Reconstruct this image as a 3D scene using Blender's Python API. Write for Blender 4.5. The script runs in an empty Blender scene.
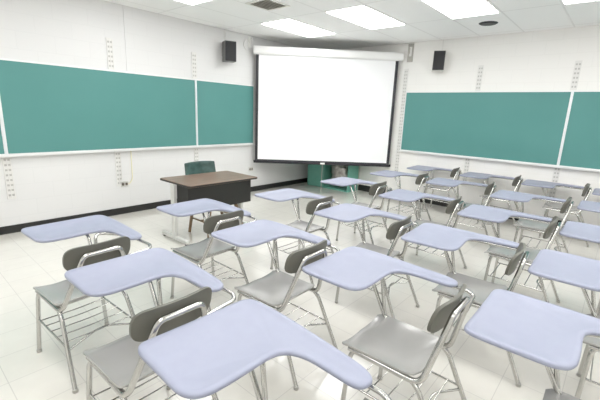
import bpy, bmesh, math, random
from mathutils import Vector, Matrix
random.seed(4)
C = bpy.context.scene.collection
PI = math.pi
CEIL = 2.952
EW = 0.0                     # plane of the right-hand (east) wall; the left-hand (north) wall is y = 0

# ------------------------------------------------------------------ materials
def mat(name, col, rough=.5, metal=0., coat=0., spec=.5):
    m = bpy.data.materials.new(name); m.use_nodes = True
    b = m.node_tree.nodes['Principled BSDF']
    b.inputs['Base Color'].default_value = (*col, 1)
    b.inputs['Roughness'].default_value = rough
    b.inputs['Metallic'].default_value = metal
    b.inputs['Coat Weight'].default_value = coat
    b.inputs['Coat Roughness'].default_value = .12
    b.inputs['Specular IOR Level'].default_value = spec
    return m
def nd(m, t, **kw):
    n = m.node_tree.nodes.new(t)
    for k, v in kw.items():
        if k in n.inputs: n.inputs[k].default_value = v
        else: setattr(n, k, v)
    return n
def ln(m, a, b): m.node_tree.links.new(a, b)
def bsdf(m): return m.node_tree.nodes['Principled BSDF']
def mottled(name, c1, c2, scale, rough=.5, metal=0., coat=0., bump=0., detail=3., stretch=None, spec=.5):
    m = mat(name, c1, rough, metal, coat, spec)
    tc = nd(m, 'ShaderNodeTexCoord'); n = nd(m, 'ShaderNodeTexNoise'); n.inputs['Scale'].default_value = scale; n.inputs['Detail'].default_value = detail
    src = tc.outputs['Object']
    if stretch:
        mp = nd(m, 'ShaderNodeMapping'); mp.inputs['Scale'].default_value = stretch; ln(m, src, mp.inputs['Vector']); src = mp.outputs['Vector']
    ln(m, src, n.inputs['Vector'])
    r = nd(m, 'ShaderNodeValToRGB'); r.color_ramp.elements[0].color = (*c1, 1); r.color_ramp.elements[1].color = (*c2, 1)
    r.color_ramp.elements[0].position = .35; r.color_ramp.elements[1].position = .65
    ln(m, n.outputs['Fac'], r.inputs['Fac']); ln(m, r.outputs['Color'], bsdf(m).inputs['Base Color'])
    if bump:
        b = nd(m, 'ShaderNodeBump'); b.inputs['Strength'].default_value = bump; b.inputs['Distance'].default_value = .002
        ln(m, n.outputs['Fac'], b.inputs['Height']); ln(m, b.outputs['Normal'], bsdf(m).inputs['Normal'])
    return m
def brick_mat(name, c1, c2, mortar, bw, bh, axes, offset=.5, msize=.004, rough=.5, bump=.3, smooth=.1, noise=0., off=(0,0), coat=0.):
    m = mat(name, c1, rough, 0, coat)
    tc = nd(m, 'ShaderNodeTexCoord'); sp = nd(m, 'ShaderNodeSeparateXYZ'); cb = nd(m, 'ShaderNodeCombineXYZ')
    ln(m, tc.outputs['Object'], sp.inputs[0])
    for k in (0, 1):
        a = nd(m, 'ShaderNodeMath', operation='ADD'); a.inputs[1].default_value = off[k]
        ln(m, sp.outputs[axes[k]], a.inputs[0]); ln(m, a.outputs[0], cb.inputs[k])
    b = nd(m, 'ShaderNodeTexBrick'); b.offset = offset; b.squash = 1
    b.inputs['Scale'].default_value = 1; b.inputs['Mortar Size'].default_value = msize; b.inputs['Mortar Smooth'].default_value = smooth
    b.inputs['Brick Width'].default_value = bw; b.inputs['Row Height'].default_value = bh
    b.inputs['Color1'].default_value = (*c1, 1); b.inputs['Color2'].default_value = (*c2, 1); b.inputs['Mortar'].default_value = (*mortar, 1)
    ln(m, cb.outputs[0], b.inputs['Vector'])
    col = b.outputs['Color']
    if noise:
        n = nd(m, 'ShaderNodeTexNoise'); n.inputs['Scale'].default_value = 9; n.inputs['Detail'].default_value = 6
        ln(m, tc.outputs['Object'], n.inputs['Vector'])
        mx = nd(m, 'ShaderNodeMix', data_type='RGBA', blend_type='MULTIPLY'); mx.inputs[0].default_value = noise
        ln(m, col, mx.inputs[6]); ln(m, n.outputs['Fac'], mx.inputs[7]); col = mx.outputs[2]
    ln(m, col, bsdf(m).inputs['Base Color'])
    if bump:
        bp = nd(m, 'ShaderNodeBump'); bp.inputs['Strength'].default_value = bump; bp.inputs['Distance'].default_value = .003; bp.invert = True
        ln(m, b.outputs['Fac'], bp.inputs['Height']); ln(m, bp.outputs['Normal'], bsdf(m).inputs['Normal'])
    return m

M = {}
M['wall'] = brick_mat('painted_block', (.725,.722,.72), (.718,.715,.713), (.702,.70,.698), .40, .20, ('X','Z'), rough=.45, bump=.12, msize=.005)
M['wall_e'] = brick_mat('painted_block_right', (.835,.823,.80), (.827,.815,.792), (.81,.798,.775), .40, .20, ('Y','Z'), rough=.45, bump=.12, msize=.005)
M['plaster'] = mat('plaster', (.84,.835,.82), .6)
M['floor'] = brick_mat('vinyl_tile', (.765,.745,.69), (.75,.729,.672), (.60,.58,.545), .305, .305, ('X','Y'), offset=0, msize=.0022, rough=.25, bump=.15, noise=.09, off=(.16,.05), coat=.9)
M['ceil'] = brick_mat('ceiling_tile', (.93,.927,.92), (.92,.917,.91), (.80,.795,.785), 1.22, .64, ('X','Y'), offset=0, msize=.011, rough=.8, bump=.6, off=(1.37+12.2,2.155+12.8))
M['base'] = mat('black_vinyl', (.018,.018,.017), .4)
M['tablet'] = mottled('lavender_plastic', (.30,.317,.405), (.31,.327,.415), 14, .45, 0, 0, spec=.3)
M['seat'] = mottled('grey_plastic', (.42,.415,.40), (.455,.45,.435), 4, .22, .35, .25, detail=3)
M['back'] = mottled('olive_grey_plastic', (.118,.116,.097), (.13,.128,.108), 6, .40, 0, .0, spec=.35)
M['chrome'] = mat('chrome', (.53,.525,.505), .17, 1.)
M['glide'] = mat('glide_metal', (.45,.44,.42), .3, .8)
M['board'] = mottled('green_chalkboard', (.092,.262,.246), (.10,.274,.258), 1.3, .55, detail=6, spec=.35)
M['alu'] = mat('aluminium', (.80,.80,.80), .38, .35)
M['strip'] = mat('joint_strip', (.78,.80,.82), .35, .3)
M['standard'] = mat('standard_paint', (.74,.73,.71), .4, .1)
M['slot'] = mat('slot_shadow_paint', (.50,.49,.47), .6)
M['screen'] = mat('screen_fabric', (.92,.925,.94), .75)
M['case'] = mat('screen_case_white', (.86,.86,.855), .3, 0, .2)
M['black'] = mat('black_satin', (.022,.022,.028), .45)
M['bar'] = mat('bar_black', (.035,.034,.04), .25, .4)
M['tag'] = mat('tag_white', (.8,.8,.78), .4)
M['cord'] = mat('cord_white', (.75,.74,.72), .5)
M['ycord'] = mat('cord_yellow', (.80,.76,.52), .5)
M['speaker'] = mat('speaker_shell_grey', (.16,.16,.158), .5)
M['grille'] = mottled('speaker_grille', (.016,.016,.018), (.035,.035,.038), 160, .7)
M['grey'] = mat('grey_metal', (.40,.38,.35), .4, .4)
M['spk_white'] = mat('speaker_shell_pale', (.70,.69,.66), .5)
M['walnut'] = mottled('walnut_laminate', (.185,.115,.085), (.27,.175,.13), 3.0, .32, 0, .2, stretch=(1.2, 14, 14), detail=5)
M['dark'] = mat('dark_steel', (.020,.020,.018), .45)
M['legpaint'] = mat('desk_leg_grey', (.66,.66,.63), .35, .1)
M['vinyl'] = mottled('dark_green_vinyl', (.025,.06,.052), (.06,.115,.105), 11, .3, 0, .1)
M['wood'] = mottled('oak', (.18,.115,.06), (.26,.17,.095), 5, .4, stretch=(8,8,1))
M['teal'] = mottled('teal_paint', (.15,.41,.33), (.17,.45,.36), 4, .4)
M['beige'] = mat('beige_paint', (.60,.54,.42), .5)
M['foil'] = mottled('silver_wrap', (.30,.28,.26), (.62,.60,.57), 13, .3, .5, bump=.4)
M['vent'] = mat('vent_grey', (.80,.785,.74), .5, .3)
M['ventdark'] = mat('duct_dark', (.42,.39,.34), .7)
M['lampframe'] = mat('lamp_frame_white', (.8,.8,.78), .5)
M['hole'] = mat('speaker_mesh_black', (.012,.012,.014), .5)
M['outlet'] = mat('outlet_plate', (.62,.61,.58), .4, .2)
M['outdark'] = mat('outlet_brown', (.13,.11,.09), .5)
def emis(name, col, s):
    m = mat(name, (.9,.9,.9), .5); b = bsdf(m)
    b.inputs['Emission Color'].default_value = (*col, 1); b.inputs['Emission Strength'].default_value = s
    return m
M['lamp'] = emis('lamp_diffuser', (1.0,1.0,.995), 7.0)

# ------------------------------------------------------------------ mesh helpers
def box(bm, x0, x1, y0, y1, z0, z1, T=None):
    vs = [bm.verts.new((x, y, z)) for z in (z0, z1) for y in (y0, y1) for x in (x0, x1)]
    if T: 
        for v in vs: v.co = T @ v.co
    for f in ((0,2,3,1),(4,5,7,6),(0,1,5,4),(2,6,7,3),(0,4,6,2),(1,3,7,5)): bm.faces.new([vs[i] for i in f])
    return vs
def fillet(pts, r=.03, n=5):
    pts = [Vector(p) for p in pts]; out = [pts[0]]
    for i in range(1, len(pts)-1):
        a, b, c = pts[i-1], pts[i], pts[i+1]
        rr = min(r, (a-b).length*.48, (c-b).length*.48)
        p, q = b+(a-b).normalized()*rr, b+(c-b).normalized()*rr
        for k in range(n+1):
            t = k/n; out.append(p*(1-t)**2 + b*2*t*(1-t) + q*t*t)
    out.append(pts[-1]); return out
def tube(bm, pts, r=.011, seg=10, caps=True, r2=None):
    pts = [Vector(p) for p in pts]; n = len(pts); rings = []
    t0 = (pts[1]-pts[0]).normalized(); ref = Vector((0,0,1)) if abs(t0.z) < .9 else Vector((1,0,0))
    u = t0.cross(ref).normalized()
    for i, p in enumerate(pts):
        t = ((pts[min(i+1,n-1)]-p).normalized() + (p-pts[max(i-1,0)]).normalized()).normalized()
        u = (u - t*u.dot(t)).normalized(); v = t.cross(u)
        ri = r if r2 is None else r+(r2-r)*i/(n-1)
        rings.append([bm.verts.new(p+(u*math.cos(2*PI*k/seg)+v*math.sin(2*PI*k/seg))*ri) for k in range(seg)])
    for a, b in zip(rings, rings[1:]):
        for k in range(seg): bm.faces.new((a[k], a[(k+1)%seg], b[(k+1)%seg], b[k]))
    if caps: bm.faces.new(rings[0][::-1]); bm.faces.new(rings[-1])
def prism(bm, outline, prof, center=None):
    """stack scaled copies of an outline: prof = [(inset, z)...]; inset moves points along inward normals"""
    n = len(outline); P = [Vector((x, y)) for x, y in outline]
    area = sum(P[i].x*P[(i+1)%n].y-P[(i+1)%n].x*P[i].y for i in range(n))
    N = []
    for i in range(n):
        t = (P[(i+1)%n]-P[i-1]).normalized(); nn = Vector((-t.y, t.x)) if area > 0 else Vector((t.y, -t.x)); N.append(nn)
    rings = [[bm.verts.new((*(P[i]+N[i]*ins), z)) for i in range(n)] for ins, z in prof]
    for a, b in zip(rings, rings[1:]):
        for k in range(n): bm.faces.new((a[k], a[(k+1)%n], b[(k+1)%n], b[k]))
    bm.faces.new(rings[0]); bm.faces.new(rings[-1])
def densify(pts, closed=True, per=4):
    """closed Catmull-Rom"""
    n = len(pts); out = []
    for i in range(n):
        p0, p1, p2, p3 = [Vector(pts[(i+k) % n]) for k in (-1, 0, 1, 2)]
        L = (p2-p1).length
        for k in range(per):
            t = k/per; m1 = (p2-p0)*.5; m2 = (p3-p1)*.5
            m1 = m1 * min(1, L/max(m1.length, 1e-6)); m2 = m2 * min(1, L/max(m2.length, 1e-6))
            h = (2*t**3-3*t*t+1)*p1 + (t**3-2*t*t+t)*m1 + (-2*t**3+3*t*t)*p2 + (t**3-t*t)*m2
            out.append((h.x, h.y))
    return out
def rrect(x0, x1, y0, y1, r, n=5):
    out = []
    for cx, cy, a in ((x1-r, y1-r, 0), (x0+r, y1-r, 90), (x0+r, y0+r, 180), (x1-r, y0+r, 270)):
        for k in range(n+1):
            t = math.radians(a+90*k/n); out.append((cx+r*math.cos(t), cy+r*math.sin(t)))
    return out
def obj(name, bm, m, parent=None, smooth=False, bevel=0, T=None, ang=40):
    bmesh.ops.recalc_face_normals(bm, faces=bm.faces)
    if T is not None: bmesh.ops.transform(bm, matrix=T, verts=bm.verts)
    me = bpy.data.meshes.new(name); bm.to_mesh(me); bm.free()
    ms = m if isinstance(m, (list, tuple)) else [m]
    for k in ms: me.materials.append(k)
    o = bpy.data.objects.new(name, me); C.objects.link(o)
    if smooth:
        for p in me.polygons: p.use_smooth = True
        if ang < 180:
            me.set_sharp_from_angle(angle=math.radians(ang))
    if bevel:
        b = o.modifiers.new('bevel', 'BEVEL'); b.width = bevel; b.segments = 2; b.limit_method = 'ANGLE'
    if parent is not None: o.parent = parent
    return o
def boxo(name, dims, m, parent=None, bevel=0, T=None):
    bm = bmesh.new(); box(bm, *dims); return obj(name, bm, m, parent, bevel=bevel, T=T)
def tubeo(name, paths, r, m, parent=None, seg=10):
    bm = bmesh.new()
    for p in paths: tube(bm, p, r, seg)
    return obj(name, bm, m, parent, smooth=True, ang=60)
def tag(o, label, cat, group=None, kind=None):
    o['label'] = label; o['category'] = cat
    if group: o['group'] = group
    if kind: o['kind'] = kind
    return o
def thing(name, label, cat, loc=(0,0,0), rotz=0, group=None):
    o = bpy.data.objects.new(name, None); C.objects.link(o); o.empty_display_size = .1
    o.location = loc; o.rotation_euler = (0, 0, rotz); return tag(o, label, cat, group)
def struct(name, dims, m, **kw):
    o = boxo(name, dims, m, **kw); o['kind'] = 'structure'; return o

# ------------------------------------------------------------------ room shell
X0, Y0 = -9.2, -8.4
struct('floor', (X0, EW, Y0, 0, -.1, 0), M['floor'])
struct('ceiling', (X0, EW, Y0, 0, CEIL, CEIL+.1), M['ceil'])
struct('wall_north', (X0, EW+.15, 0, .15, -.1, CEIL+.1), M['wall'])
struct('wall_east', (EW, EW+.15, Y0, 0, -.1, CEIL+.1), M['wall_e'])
struct('wall_west', (X0-.15, X0, Y0, .15, -.1, CEIL+.1), M['plaster'])
struct('wall_south', (X0-.15, EW+.15, Y0-.15, Y0, -.1, CEIL+.1), M['plaster'])
struct('baseboard_north', (X0, EW, -.010, 0, 0, .10), M['base'], bevel=.002)
struct('baseboard_east', (EW-.010, EW, Y0, -.010, 0, .13), M['base'], bevel=.002)

# ceiling lights: 2 x 4 ft troffers
def ceiling_light(x, y, label):
    t = thing('ceiling_light', label, 'light', (x, y, CEIL), 0, 'fluorescent ceiling panels')
    w, d = 1.205, .61
    bm = bmesh.new()
    for a in ((0, w, 0, .018), (0, w, d-.018, d), (0, .018, .018, d-.018), (w-.018, w, .018, d-.018)): box(bm, *a, -.008, 0)
    obj('frame', bm, M['lampframe'], t)
    boxo('diffuser', (.018, w-.018, .018, d-.018, -.016, 0), M['lamp'], t)
LX = (-5.00, -2.58); LY = (-1.50, -2.78, -4.06, -5.34)
LAB = {(-5.00,-1.50): 'lit ceiling panel partly cut off by the top edge, nearest the left wall',
       (-2.58,-1.50): 'lit ceiling panel beside the square air vent, just in front of the projection screen',
       (-2.58,-2.78): 'whole lit ceiling panel in the middle, second from the left wall in its row',
       (-2.58,-4.06): 'lit ceiling panel next to the round black ceiling speaker',
       (-2.58,-5.34): 'lit ceiling panel at the top right corner, only one end in view'}
for x in (-7.42, -5.00, -2.58):
    for y in LY + (-6.62, -7.90):
        ceiling_light(x, y, LAB.get((x, y), 'lit rectangular ceiling panel above the desks, out of view'))

# air vent
t = thing('ceiling_vent', 'square grey metal air vent in the white ceiling', 'vent', (-3.45, -1.96, CEIL))
w, d = .42, .42
bm = bmesh.new()
for a in ((0, w, 0, .04), (0, w, d-.04, d), (0, .04, .04, d-.04), (w-.04, w, .04, d-.04)): box(bm, *a, -.010, 0)
obj('frame', bm, M['vent'], t, bevel=.003)
boxo('duct_plate', (.04, w-.04, .04, d-.04, -.001, 0), M['ventdark'], t)
for k in range(7):
    y = .07+k*.05
    boxo('slat', (.04, w-.04, -.016, .016, -.001, .001), M['vent'], t, T=Matrix.Translation((0, y, -.009)) @ Matrix.Rotation(math.radians(28), 4, 'X'))
# round ceiling speaker
t = thing('ceiling_speaker', 'round black ceiling speaker between the right-hand lit panels and the right wall', 'speaker', (-.84, -3.78, CEIL))
bm = bmesh.new(); ring = [(.118*math.cos(a*PI/24), .118*math.sin(a*PI/24)) for a in range(48)]
prism(bm, ring, [(0, 0), (0, -.006), (.01, -.014), (.03, -.016)]); obj('speaker_mesh', bm, M['hole'], t, smooth=True)
bm = bmesh.new()
r1 = [(.126*math.cos(a*PI/24), .126*math.sin(a*PI/24)) for a in range(48)]
prism(bm, r1, [(0, 0), (0, -.004), (.004, -.006)]); obj('rim', bm, M['black'], t, smooth=True)

# ------------------------------------------------------------------ chalkboards
ZB, ZT = .995, 2.055
def chalkboard(name, label, L, joints, T, ZB=.982):
    """along +x from 0 to L, face towards -y; T places it"""
    t = thing(name, label, 'chalkboard'); t.matrix_world = T
    js = [0]+joints+[L]
    for a, b in zip(js, js[1:]): boxo('board_panel', (a, b, -.016, 0, ZB, ZT), M['board'], t)
    bm = bmesh.new(); box(bm, 0, L, -.022, 0, ZT, ZT+.022); obj('top_rail', bm, M['alu'], t, bevel=.003)
    bm = bmesh.new(); box(bm, 0, L, -.058, 0, ZB-.032, ZB-.014); box(bm, 0, L, -.062, -.050, ZB-.032, ZB-.002); box(bm, 0, L, -.020, 0, ZB-.014, ZB+.004)
    obj('chalk_tray', bm, M['alu'], t, bevel=.003)
    for j in joints:
        bm = bmesh.new(); box(bm, j-.018, j+.018, -.026, -.016, ZB, ZT+.01); box(bm, j-.010, j+.010, -.032, -.026, ZB, ZT+.01)
        obj('joint_strip', bm, M['strip'], t, bevel=.002)
    bm = bmesh.new()
    for x in (0, L-.018): box(bm, x, x+.018, -.021, 0, ZB, ZT)
    obj('end_trim', bm, M['alu'], t)
NX0, NX1 = -8.4, -1.905
chalkboard('chalkboard', 'long green chalkboard on the left wall with aluminium chalk tray', NX1-NX0, [-5.845-NX0, -3.205-NX0], Matrix.Translation((NX0, 0, 0)))
EY0, EY1 = -2.225, -7.4
chalkboard('chalkboard', 'long green chalkboard on the right wall beside the projection screen', EY0-EY1, [EY0+4.845], Matrix.Translation((EW, EY0, 0)) @ Matrix.Rotation(-PI/2, 4, 'Z'), .970)

# slotted shelf standards
def standard(label, T, full=False):
    t = thing('wall_standard', label, 'shelf standard', group='slotted shelf standards on the walls'); t.matrix_world = T
    def seg(nm, z0, z1):
        bm = bmesh.new()
        for x in (-.042, -.006, .030): box(bm, x, x+.012, -.012, 0, z0, z1)
        n = int((z1-z0)/.062)
        for k in range(n+1):
            z = z0+k*(z1-z0-.036)/n
            for x in (-.030, .006): box(bm, x, x+.024, -.010, -.003, z, z+.036)
        o = obj(nm, bm, M['standard'], t)
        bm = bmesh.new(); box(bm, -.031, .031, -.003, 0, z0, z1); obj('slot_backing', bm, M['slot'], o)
    if full: seg('standard_rail', .43, 2.49)
    else: seg('lower_rail', .43, .96); seg('upper_rail', 2.08, 2.49)
RE = Matrix.Rotation(-PI/2, 4, 'Z')
standard('white slotted shelf standard on the left wall at the far left board joint', Matrix.Translation((-5.85, 0, 0)))
standard('white slotted shelf standard on the left wall above and below the wide board panel', Matrix.Translation((-4.545, 0, 0)))
standard('white slotted shelf standard on the left wall behind the teacher desk chair', Matrix.Translation((-3.215, 0, 0)))
standard('white slotted shelf standard in full view between projection screen and right chalkboard', Matrix.Translation((EW, -2.185, 0)) @ RE, True)
standard('white slotted shelf standard above and below the right chalkboard, next to the speaker', Matrix.Translation((EW, -3.52, 0)) @ RE)
standard('white slotted shelf standard at the joint strip of the right chalkboard', Matrix.Translation((EW, -4.845, 0)) @ RE)

# outlets, wall cable
def outlet(x, z, label):
    t = thing('wall_outlet', label, 'outlet', (x, 0, z))
    boxo('cover_plate', (-.055, .055, -.012, 0, -.042, .042), M['outlet'], t, bevel=.004)
    for s in (-1, 1):
        bm = bmesh.new(); prism(bm, rrect(s*.026-.017, s*.026+.017, -.020, .020, .012), [(0, 0), (0, .006)])
        obj('socket', bm, M['outdark'], t, T=Matrix.Translation((0, -.010, 0)) @ Matrix.Rotation(PI/2, 4, 'X'))
outlet(-4.475, .455, 'double power outlet low on the left wall, left of the teacher desk')
outlet(-1.965, .465, 'small power outlet low on the left wall, just left of the projection screen')
tag(tubeo('wall_cable', [fillet([(-4.35, -.008, .955), (-4.352, -.008, .52), (-4.40, -.008, .455), (-4.424, -.010, .455)], .04)], .006, M['ycord']),
    'pale yellow cable running from chalk tray down to the outlet', 'cable')
tag(tubeo('wall_conduit', [[(-4.325, -.005, ZT+.022), (-4.325, -.005, CEIL-.001)]], .005, M['wall']), 'thin white conduit on the left wall from ceiling to chalkboard top', 'conduit')

# loudspeakers
def wall_speaker(label, T, ang, shell, off):
    t = thing('wall_speaker', label, 'speaker', group='wall loudspeakers'); t.matrix_world = T
    R = Matrix.Translation((0, -.14, 0)) @ Matrix.Rotation(ang, 4, 'Z')
    boxo('cabinet', (-.100, .100, -.09, .09, -.165, .165), shell, t, bevel=.008, T=R)
    bm = bmesh.new(); box(bm, -.093, .093, -.102, -.09, -.157, .157); obj('grille', bm, M['grille'], t, bevel=.004, T=R)
    bm = bmesh.new(); box(bm, -.03, .03, -.07, 0, -.03, .03); box(bm, -.05, .05, -.012, 0, -.07, .07); obj('bracket', bm, M['grey'], t)
    tubeo('cable', [[(off, -.005, CEIL-2.575), (off, -.005, .05), (0, -.02, 0)]], .006, M['cord'], t, 6)
wall_speaker('black loudspeaker hung high on the left wall, left of the projection screen', Matrix.Translation((-2.60, 0, 2.575)), math.radians(-22), M['speaker'], .02)
wall_speaker('black loudspeaker hung high on the right wall, right of the projection screen', Matrix.Translation((EW, -2.84, 2.575)) @ RE, math.radians(25), M['spk_white'], -.01)

# ------------------------------------------------------------------ projection screen across the corner
A = Vector((-1.985, -.075, 0)); B = Vector((-.055, -2.075, 0))
d = (B-A); LEN = d.length; ang = math.atan2(d.y, d.x)
TS = Matrix.Translation(A) @ Matrix.Rotation(ang, 4, 'Z')     # local x along the screen, -y towards the room
t = thing('projection_screen', 'large white pull-down projection screen hung across the corner', 'projection screen'); t.matrix_world = TS
bm = bmesh.new()
pr = rrect(-.065, .065, -.075, .075, .045, 6)
r0 = [bm.verts.new((.015, y, 2.70+z)) for y, z in pr]; r1 = [bm.verts.new((LEN+.02, y, 2.70+z)) for y, z in pr]
for k in range(len(pr)): bm.faces.new((r0[k], r0[(k+1)%len(pr)], r1[(k+1)%len(pr)], r1[k]))
bm.faces.new(r0); bm.faces.new(r1)
case = obj('case', bm, M['case'], t, smooth=True)
bm = bmesh.new()
for x in (.003, LEN+.02): 
    vs = [[bm.verts.new((x+q, y*1.06, 2.70+z*1.06)) for y, z in pr] for q in (0, .012)]
    for k in range(len(pr)): bm.faces.new((vs[0][k], vs[0][(k+1)%len(pr)], vs[1][(k+1)%len(pr)], vs[1][k]))
    bm.faces.new(vs[0]); bm.faces.new(vs[1])
obj('case_end_cap', bm, M['tag'], t, smooth=True)
SL, SR = .050, LEN-.040
boxo('screen_fabric', (SL+.05, SR-.055, -.004, 0, .68, 2.64), M['screen'], t)
for a, b in ((SL, SL+.05), (SR-.055, SR)): boxo('black_border', (a, b, -.0045, .0005, .66, 2.635), M['black'], t)
boxo('lower_border', (SL+.05, SR-.055, -.0043, .0003, .655, .68), M['black'], t)
bm = bmesh.new(); pr = rrect(-.022, .022, -.026, .026, .012, 3)
r0 = [bm.verts.new((SL-.03, y, .632+z)) for y, z in pr]; r1 = [bm.verts.new((SR+.03, y, .632+z)) for y, z in pr]
for k in range(len(pr)): bm.faces.new((r0[k], r0[(k+1)%len(pr)], r1[(k+1)%len(pr)], r1[k]))
bm.faces.new(r0); bm.faces.new(r1); obj('bottom_bar', bm, M['bar'], t, smooth=True)
boxo('pull_tab', (LEN*.5-.045, LEN*.5+.045, -.030, -.020, .615, .650), M['tag'], t, bevel=.004)
tubeo('pull_cord', [[(LEN*.5, -.012, .61), (LEN*.5, -.012, .04)]], .0065, M['grey'], t)
# wall brackets that carry the case
t = thing('screen_bracket', 'white hook bracket on the left wall above the projection screen', 'bracket', (-2.02, 0, 2.80))
boxo('wall_plate', (-.035, .035, -.008, 0, -.07, .14), M['tag'], t, bevel=.002)
tubeo('hook', [fillet([(.02, -.008, .10), (.02, -.06, .10), (.03, -.06, .02)], .02)], .007, M['alu'], t)
tubeo('cable_loop', [[(-.04+.075*math.cos(a*PI/10+.4)-.03, -.004-.006*abs(math.sin(a)), -.02+.09*math.sin(a*PI/10+.4)) for a in range(15)]], .004, M['cord'], t, 6)
t = thing('screen_bracket', 'grey slotted metal bracket plate on the right wall at the screen end', 'bracket'); t.matrix_world = Matrix.Translation((EW, -2.235, 2.61)) @ RE
bm = bmesh.new(); box(bm, -.055, -.025, -.012, 0, 0, .32); box(bm, .025, .055, -.012, 0, 0, .32); box(bm, -.025, .025, -.012, 0, 0, .10); box(bm, -.025, .025, -.012, 0, .27, .32)
obj('slotted_plate', bm, M['grey'], t, bevel=.002)
boxo('insert', (-.012, .02, -.010, 0, .10, .25), M['tag'], t)
boxo('pin', (-.025, -.012, -.014, 0, .15, .25), M['ventdark'], t)

# ------------------------------------------------------------------ teal cabinet in the corner
CX0, CX1, CY0, CY1, CH = -.44, EW-.012, -1.33, -.24, 1.00
t = thing('storage_cabinet', 'low teal metal cabinet in the corner below the projection screen', 'cabinet', (0, 0, 0))
bm = bmesh.new()
box(bm, CX0, CX1-.02, CY1-.02, CY1, 0, CH); box(bm, CX0, CX1, CY0, CY0+.02, 0, CH)
box(bm, CX0, CX1, CY0+.02, CY1-.02, CH-.025, CH); box(bm, CX0+.02, CX1, CY0+.02, CY1-.02, .0, .03)
box(bm, CX0+.01, CX1-.02, -.70, -.68, .03, CH-.025); obj('body', bm, M['teal'], t, bevel=.003)
boxo('back_panel', (CX1-.02, CX1, CY0+.02, CY1, .03, CH-.025), M['beige'], t)
dr = boxo('door', (CX0-.018, CX0, -.695, CY1, .03, CH-.01), M['teal'], t, bevel=.003)
tubeo('handle', [fillet([(CX0-.018, -.66, .60), (CX0-.05, -.66, .60), (CX0-.05, -.66, .74), (CX0-.018, -.66, .74)], .015)], .006, M['chrome'], dr)
boxo('edge_trim', (CX1-.035, CX1-.02, CY0-.006, CY0, 0, CH), M['beige'], t)
# crumpled silver bundle standing in the open bay
bm = bmesh.new(); bmesh.ops.create_icosphere(bm, subdivisions=4, radius=1)
for v in bm.verts:
    n = v.co.normalized()
    k = 1+.10*math.sin(9*n.x+3*n.z)*math.sin(8*n.y+2)+.07*math.sin(17*n.z+5*n.x)+.05*math.sin(23*n.y+11*n.z)
    v.co = Vector((n.x*.15*k, n.y*.21*k, .335+n.z*.305*k))
zmin = min(v.co.z for v in bm.verts)
for v in bm.verts: v.co.z = max(v.co.z-zmin, .0) if v.co.z-zmin > .02 else 0
bu = obj('silver_bundle', bm, M['foil'], smooth=True, ang=180); bu.location = (-.245, -1.00, .031)
tag(bu, 'crumpled silver wrapped bundle standing in the open bay of the teal cabinet', 'bundle')

# ------------------------------------------------------------------ teacher's desk and chair
t = thing('teacher_desk', 'walnut-topped teacher desk with dark front panel on pale metal legs', 'desk', (-4.06, -1.59, 0))
bm = bmesh.new(); prism(bm, rrect(-.525, .525, -.335, .335, .03, 4), [(.004, .712), (0, .716), (0, .736), (.004, .74)]); obj('desk_top', bm, M['walnut'], t)
bm = bmesh.new(); prism(bm, rrect(-.528, .528, -.338, .338, .03, 4), [(0, .716), (0, .734)])
obj('edge_band', bm, M['dark'], t)
boxo('front_panel', (-.502, .462, -.262, -.244, .40, .712), M['dark'], t, bevel=.003)
boxo('side_apron', (-.500, -.484, -.243, -.02, .45, .712), M['dark'], t, bevel=.003)
boxo('side_apron', (.444, .460, -.243, -.02, .45, .712), M['dark'], t, bevel=.003)
for x in (-.548, .480):
    lg = boxo('leg', (x, x+.042, -.03, .05, .045, .712), M['legpaint'], t, bevel=.006)
    boxo('foot', (x-.002, x+.047, -.27, .29, .022, .062), M['legpaint'], lg, bevel=.006)
    for y in (-.24, .26):
        bm = bmesh.new(); tube(bm, [(x+.022, y, 0), (x+.022, y, .024)], .018, 12); obj('glide', bm, M['base'], lg, smooth=True)
t = thing('teacher_chair', 'dark green vinyl chair with wooden legs tucked behind the teacher desk', 'chair', (-3.99, -1.56, 0))
bm = bmesh.new()
n = 12
for kz in range(9):
    for kx in range(n+1):
        u = kx/n*2-1; v = kz/8
        hw = .243*(1-.04*v) ; 
        bm.verts.new((u*hw+.045, .355+.05*v-.04*u*u, .58+.315*v-.010*u*u*v))
bm.verts.ensure_lookup_table()
for kz in range(8):
    for kx in range(n): a = kz*(n+1)+kx; bm.faces.new([bm.verts[i] for i in (a, a+1, a+n+2, a+n+1)])
o = obj('backrest', bm, M['vinyl'], t, smooth=True, ang=180); s = o.modifiers.new('solid', 'SOLIDIFY'); s.thickness = .045; s.offset = 0
b = o.modifiers.new('bevel', 'BEVEL'); b.width = .012; b.segments = 3; b.limit_method = 'ANGLE'
bm = bmesh.new(); prism(bm, rrect(-.235, .235, -.235, .20, .05), [(.015, .41), (0, .425), (0, .455), (.02, .48)]); obj('seat', bm, M['vinyl'], t, smooth=True)
for sx in (-1, 1):
    for y0, y1 in ((-.19, -.27), (.17, .155)):
        bm = bmesh.new(); tube(bm, [(sx*.20, y0, .41), (sx*.285, y1, 0)], .025, 10, r2=.019); obj('leg', bm, M['wood'], t, smooth=True)
    tubeo('back_post', [[(sx*.17, .17, .42), (sx*.17+.04, .365, .68)]], .016, M['wood'], t)
    tubeo('stretcher', [[(sx*.246, -.235, .19), (sx*.246, .16, .19)]], .011, M['wood'], t)
tubeo('stretcher', [[(-.246, -.04, .19), (.246, -.04, .19)]], .011, M['wood'], t)

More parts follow.
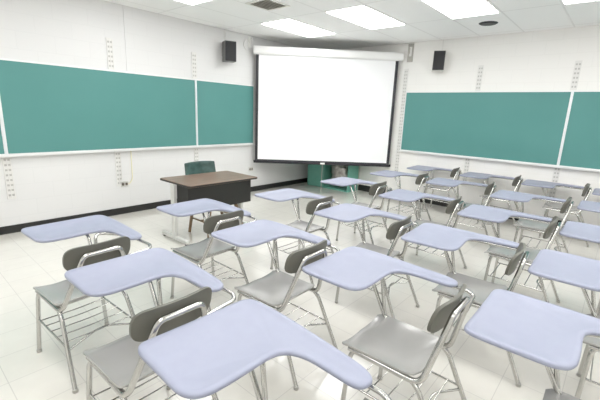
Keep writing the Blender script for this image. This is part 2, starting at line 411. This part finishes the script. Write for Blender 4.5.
# ------------------------------------------------------------------ tablet-arm desks
TZ = .717
OUT = [(.05,0),(.02,-.012),(.004,-.045),(0,-.09),(0,-.20),(0,-.30),(.006,-.345),(.03,-.385),(.075,-.405),(.13,-.41),(.22,-.41),(.30,-.408),(.36,-.413),(.40,-.438),(.425,-.49),
       (.432,-.55),(.432,-.63),(.433,-.70),(.444,-.735),(.474,-.75),(.505,-.746),(.528,-.72),(.545,-.66),(.558,-.53),(.572,-.36),(.58,-.21),(.578,-.08),(.562,-.022),(.52,0),(.40,0),(.29,0),(.15,0)]
OUT = densify([(x-.18, y+.40) for x, y in OUT])
XC = -.062; SL_, SR_ = XC-.184, XC+.184      # seat centre line; side rails
def make_desk():
    t = thing('tablet_arm_desk', '', 'school desk')
    # seat: dished shell with waterfall front
    bm = bmesh.new(); nx, ny = 20, 20; top = []
    W, D = .202, .415
    def sp(i, j, dz):
        u = i/nx*2-1; v = j/ny          # v 0 front .. 1 rear
        # rounded corners: squeeze width near front and rear
        rr = .045 if v > .5 else .028; y = .022-v*D; ex = 0
        dy = min(v*D, (1-v)*D)
        if dy < rr: ex = rr-math.sqrt(max(rr*rr-(rr-dy)**2, 0))
        ex *= .55 if v < .5 else 1.0
        w = (W-ex)*(1-.04*v)
        x = u*w
        e = abs(u)**3
        z = .454-.024*(1-e)*math.sin(PI*min(1, (v*.86+.14)))**.8
        z -= .020*max(0, 1-v/.16)**2*(1-.35*e)               # rolled front
        z += .016*max(0, (v-.78)/.22)**2                       # kicked-up rear
        z += .004*math.exp(-(u/.25)**2)*max(0, 1-v/.5)         # centre ridge
        return Vector((XC+x, y, z+dz))
    grids = []
    for dz in (0, -.011):
        grids.append([[bm.verts.new(sp(i, j, dz)) for i in range(nx+1)] for j in range(ny+1)])
    for g, fl in zip(grids, (False, True)):
        for j in range(ny):
            for i in range(nx): bm.faces.new((g[j][i], g[j][i+1], g[j+1][i+1], g[j+1][i]))
    a, b = grids
    edge = [(0, i) for i in range(nx)]+[(j, nx) for j in range(ny)]+[(ny, i) for i in range(nx, 0, -1)]+[(j, 0) for j in range(ny, 0, -1)]
    for k in range(len(edge)):
        p, q = edge[k], edge[(k+1)%len(edge)]
        bm.faces.new((a[p[0]][p[1]], a[q[0]][q[1]], b[q[0]][q[1]], b[p[0]][p[1]]))
    obj('seat', bm, M['seat'], t, smooth=True, ang=55)
    # backrest: curved lozenge
    XB = -.016; BZ = .724; HW = .196
    bm = bmesh.new(); nx, nz = 32, 8; g2 = []
    def back_y(u, v): return -.436+.032*u*u-.018*v
    for off in (-.008, .008):
        g = []
        for j in range(nz+1):
            row = []
            for i in range(nx+1):
                u = -math.cos(PI*i/nx); v = j/nz*2-1
                hh = .074*max(1-abs(u)**8, .0)**(1/2.4)+.003
                x = HW*u
                row.append(bm.verts.new((XB+x, back_y(u, v*hh/.085)+off, BZ+hh*v)))
            g.append(row)
        g2.append(g)
    for g in g2:
        for j in range(nz):
            for i in range(nx): bm.faces.new((g[j][i], g[j][i+1], g[j+1][i+1], g[j+1][i]))
    a, b = g2
    edge = [(0, i) for i in range(nx)]+[(j, nx) for j in range(nz)]+[(nz, i) for i in range(nx, 0, -1)]+[(j, 0) for j in range(nz, 0, -1)]
    for k in range(len(edge)):
        p, q = edge[k], edge[(k+1)%len(edge)]
        bm.faces.new((a[p[0]][p[1]], a[q[0]][q[1]], b[q[0]][q[1]], b[p[0]][p[1]]))
    bk = obj('backrest', bm, M['back'], t, smooth=True, ang=50)
    for x in (-.075, .055):
        for z in (.705, .742):
            y = back_y((x-XB)/HW, (z-BZ)/.081)+.008
            bm = bmesh.new(); tube(bm, [(x, y-.003, z), (x, y+.003, z)], .0055, 8); obj('rivet', bm, M['chrome'], bk, smooth=True)
    # back frame: two rails under the seat that turn up into one inverted U behind the backrest
    path = fillet([(SL_, -.02, .424), (SL_, -.405, .420), (XB-.130, -.462, .70), (XB-.108, -.470, .752), (XB+.098, -.470, .752), (XB+.120, -.462, .70), (SR_, -.405, .420), (SR_, -.02, .424)], .055, 7)
    tubeo('back_frame', [path], .0145, M['chrome'], t, 12)
    tubeo('seat_crossbar', [[(SL_, -.07, .418), (SR_, -.07, .418)], [(SL_, -.31, .416), (SR_, -.31, .416)]], .009, M['chrome'], t, 8)
    for sx, s in ((SL_, -1), (SR_, 1)):
        for y0, y1, y2 in ((-.05, -.035, -.02), (-.36, -.405, -.575)):
            bm = bmesh.new(); tube(bm, fillet([(sx, y0, .424), (sx+s*.006, y1, .39), (sx+s*.034, y2, .012)], .04), .0125, 10)
            lg = obj('leg', bm, M['chrome'], t, smooth=True)
            bm = bmesh.new(); tube(bm, [(sx+s*.034, y2, 0), (sx+s*.034, y2, .009), (sx+s*.034, y2, .009), (sx+s*.034, y2, .020)], .0155, 12); obj('glide', bm, M['glide'], lg, smooth=True)
    # wire book basket between the legs
    zb = .235; fx = .017
    paths = [fillet([(SL_-fx, -.03, zb), (SL_-fx, -.47, zb-.01)], .02), fillet([(SR_+fx, -.03, zb), (SR_+fx, -.47, zb-.01)], .02)]
    for pth in paths: tubeo('basket_rail', [pth], .006, M['chrome'], t, 8)
    wires = [[(SL_-fx, y, zb), (XC, y, zb-.006), (SR_+fx, y, zb)] for y in (-.06, -.15, -.24, -.33, -.42)]
    tubeo('book_basket', [fillet(w, .03, 3) for w in wires], .0038, M['chrome'], t, 6)
    tubeo('rear_brace', [fillet([(SL_-.019, -.485, .215), (XC-.01, -.40, .222), (XC+.06, -.40, .222), (SR_+.019, -.485, .205)], .03, 4)], .0065, M['chrome'], t, 8)
    # arm that carries the tablet
    arm = [fillet([(SR_, -.05, .424), (SR_+.012, -.020, .452), (SR_+.030, .030, TZ-.040), (SR_+.060, .055, TZ-.031), (.225, .04, TZ-.031), (.315, -.12, TZ-.031), (.325, -.400, TZ-.036), (.290, -.448, TZ-.040), (XB+.12, -.462, TZ-.045)], .05, 6)]
    brace = [fillet([(SR_, -.05, .424), (SR_+.008, -.018, .452), (SR_+.01, .10, TZ-.040), (SR_+.005, .15, TZ-.029)], .04, 5)]
    tubeo('tablet_arm', arm+brace, .011, M['chrome'], t, 10)
    bm = bmesh.new(); th = .023
    prism(bm, OUT, [(.010, TZ-th), (.003, TZ-th+.002), (0, TZ-th+.006), (0, TZ-.009), (.0025, TZ-.0045), (.008, TZ-.0020), (.024, TZ-.0008), (.027, TZ-.0022)])
    obj('tablet', bm, M['tablet'], t, smooth=True, ang=50)
    bm = bmesh.new(); box(bm, SR_-.05, SR_+.05, .04, .24, TZ-.0235, TZ-th+.001); obj('tablet_bracket', bm, M['grey'], t)
    return t
def copy_tree(o, parent=None):
    c = o.copy(); C.objects.link(c)
    if parent is not None: c.parent = parent
    for ch in list(o.children): copy_tree(ch, c)
    return c
# x, y, turn, (tablet shift), label
DESKS = [
 (-6.08,-2.86,.055,(0,.07),'lavender tablet-arm desk at the far left, front row, in front of the left wall baseboard'),
 (-5.095,-2.83,.017,(0,0),'lavender tablet-arm desk standing directly before the teacher desk'),
 (-4.049,-2.991,.001,(0,0),'front-row lavender tablet-arm desk just right of the teacher desk'),
 (-2.802,-2.93,.016,(0,0),'front-row lavender tablet-arm desk in front of the teal cabinet below the screen'),
 (-1.593,-2.982,.017,(0,0),'front-row lavender tablet-arm desk at the right lower corner of the projection screen'),
 (-0.435,-3.06,.056,(0,0),'lavender tablet-arm desk against the right wall, nearest the projection screen'),
 (-6.105,-3.785,.015,(-.025,0),'lavender tablet-arm desk in the leftmost column, middle one of its three desks'),
 (-5.17,-3.765,.02,(0,0),'lavender tablet-arm desk in the second row, second from the left'),
 (-4.142,-3.883,.023,(.013,-.015),'lavender tablet-arm desk in the second row, third from the left, centre of the room'),
 (-2.955,-3.91,.04,(0,0),'lavender tablet-arm desk in the second row, fourth from the left'),
 (-1.591,-3.897,.08,(0,0),'lavender tablet-arm desk in the second row, fifth from the left'),
 (-0.463,-3.998,.02,(0,0),'lavender tablet-arm desk along the right wall, second from the screen'),
 (-6.178,-4.69,-.028,(0,0),'largest lavender tablet in the bottom foreground, its desk seat out of the frame'),
 (-5.165,-4.647,.006,(0,0),'foreground tablet-arm desk whose whole shiny grey seat shows right of centre'),
 (-4.218,-4.734,.066,(.048,-.056),'lavender tablet-arm desk in the third row, third from the left, right of centre'),
 (-3.124,-4.787,.026,(.048,-.056),'lavender tablet-arm desk in the third row, fourth from the left'),
 (-1.922,-4.77,.015,(.048,-.056),'lavender tablet-arm desk in the third row, fifth from the left'),
 (-0.529,-4.845,.048,(.048,-.056),'lavender tablet-arm desk along the right wall, under the chalkboard joint strip'),
 (-5.187,-5.509,.004,(.048,-.056),'large lavender tablet-arm desk in the right foreground with its seat corner at the bottom edge'),
 (-4.225,-5.585,.008,(.048,-.056),'lavender tablet-arm desk at the right edge, directly beyond the large right foreground tablet'),
 (-3.12,-5.62,-.007,(.048,-.056),'lavender tablet-arm desk cut off by the right edge, third in the nearest right-hand row'),
 (-1.81,-5.63,0,(.048,-.056),'lavender tablet-arm desk cut off by the right edge, fourth in the nearest right-hand row'),
 (-0.571,-5.69,0,(.048,-.056),'sliver of lavender tablet-arm desk at the right edge, along the right wall'),
]
proto = make_desk()
roots = [proto]+[copy_tree(proto) for _ in DESKS[1:]]
for r, (x, y, a, sh, lab) in zip(roots, DESKS):
    r.location = (x, y, 0); r.rotation_euler = (0, 0, a)
    tag(r, lab, 'school desk', 'tablet-arm desks in rows')
    if sh != (0, 0):
        for ch in r.children:
            if ch.name.split('.')[0] in ('tablet', 'tablet_bracket'): ch.location = (sh[0], sh[1], 0)

# ------------------------------------------------------------------ camera, world, view
f, yaw, pitch, roll = 369.52, .86179, -.23146, .04033
fw = Vector((math.sin(yaw)*math.cos(pitch), math.cos(yaw)*math.cos(pitch), math.sin(pitch)))
rt = Vector((math.cos(yaw), -math.sin(yaw), 0)); up = rt.cross(fw)
r2 = rt*math.cos(roll)+up*math.sin(roll); u2 = up*math.cos(roll)-rt*math.sin(roll)
cd = bpy.data.cameras.new('camera'); cam = bpy.data.objects.new('camera', cd); C.objects.link(cam)
cam.matrix_world = Matrix(((r2.x, u2.x, -fw.x, -6.882), (r2.y, u2.y, -fw.y, -5.5553), (r2.z, u2.z, -fw.z, 1.6), (0, 0, 0, 1)))
cd.sensor_width = 36; cd.lens = f/600*36; cd.clip_start = .02
bpy.context.scene.camera = cam
w = bpy.data.worlds.new('world'); bpy.context.scene.world = w; w.use_nodes = True
w.node_tree.nodes['Background'].inputs[0].default_value = (.8,.85,.9,1); w.node_tree.nodes['Background'].inputs[1].default_value = .3
sc = bpy.context.scene
sc.view_settings.view_transform = 'Standard'; sc.view_settings.look = 'None'; sc.view_settings.gamma = 1
sc.view_settings.use_curve_mapping = False; sc.view_settings.exposure = 0.20
sc.cycles.use_denoising = True
sc.cycles.max_bounces = 10; sc.cycles.diffuse_bounces = 6; sc.cycles.glossy_bounces = 5
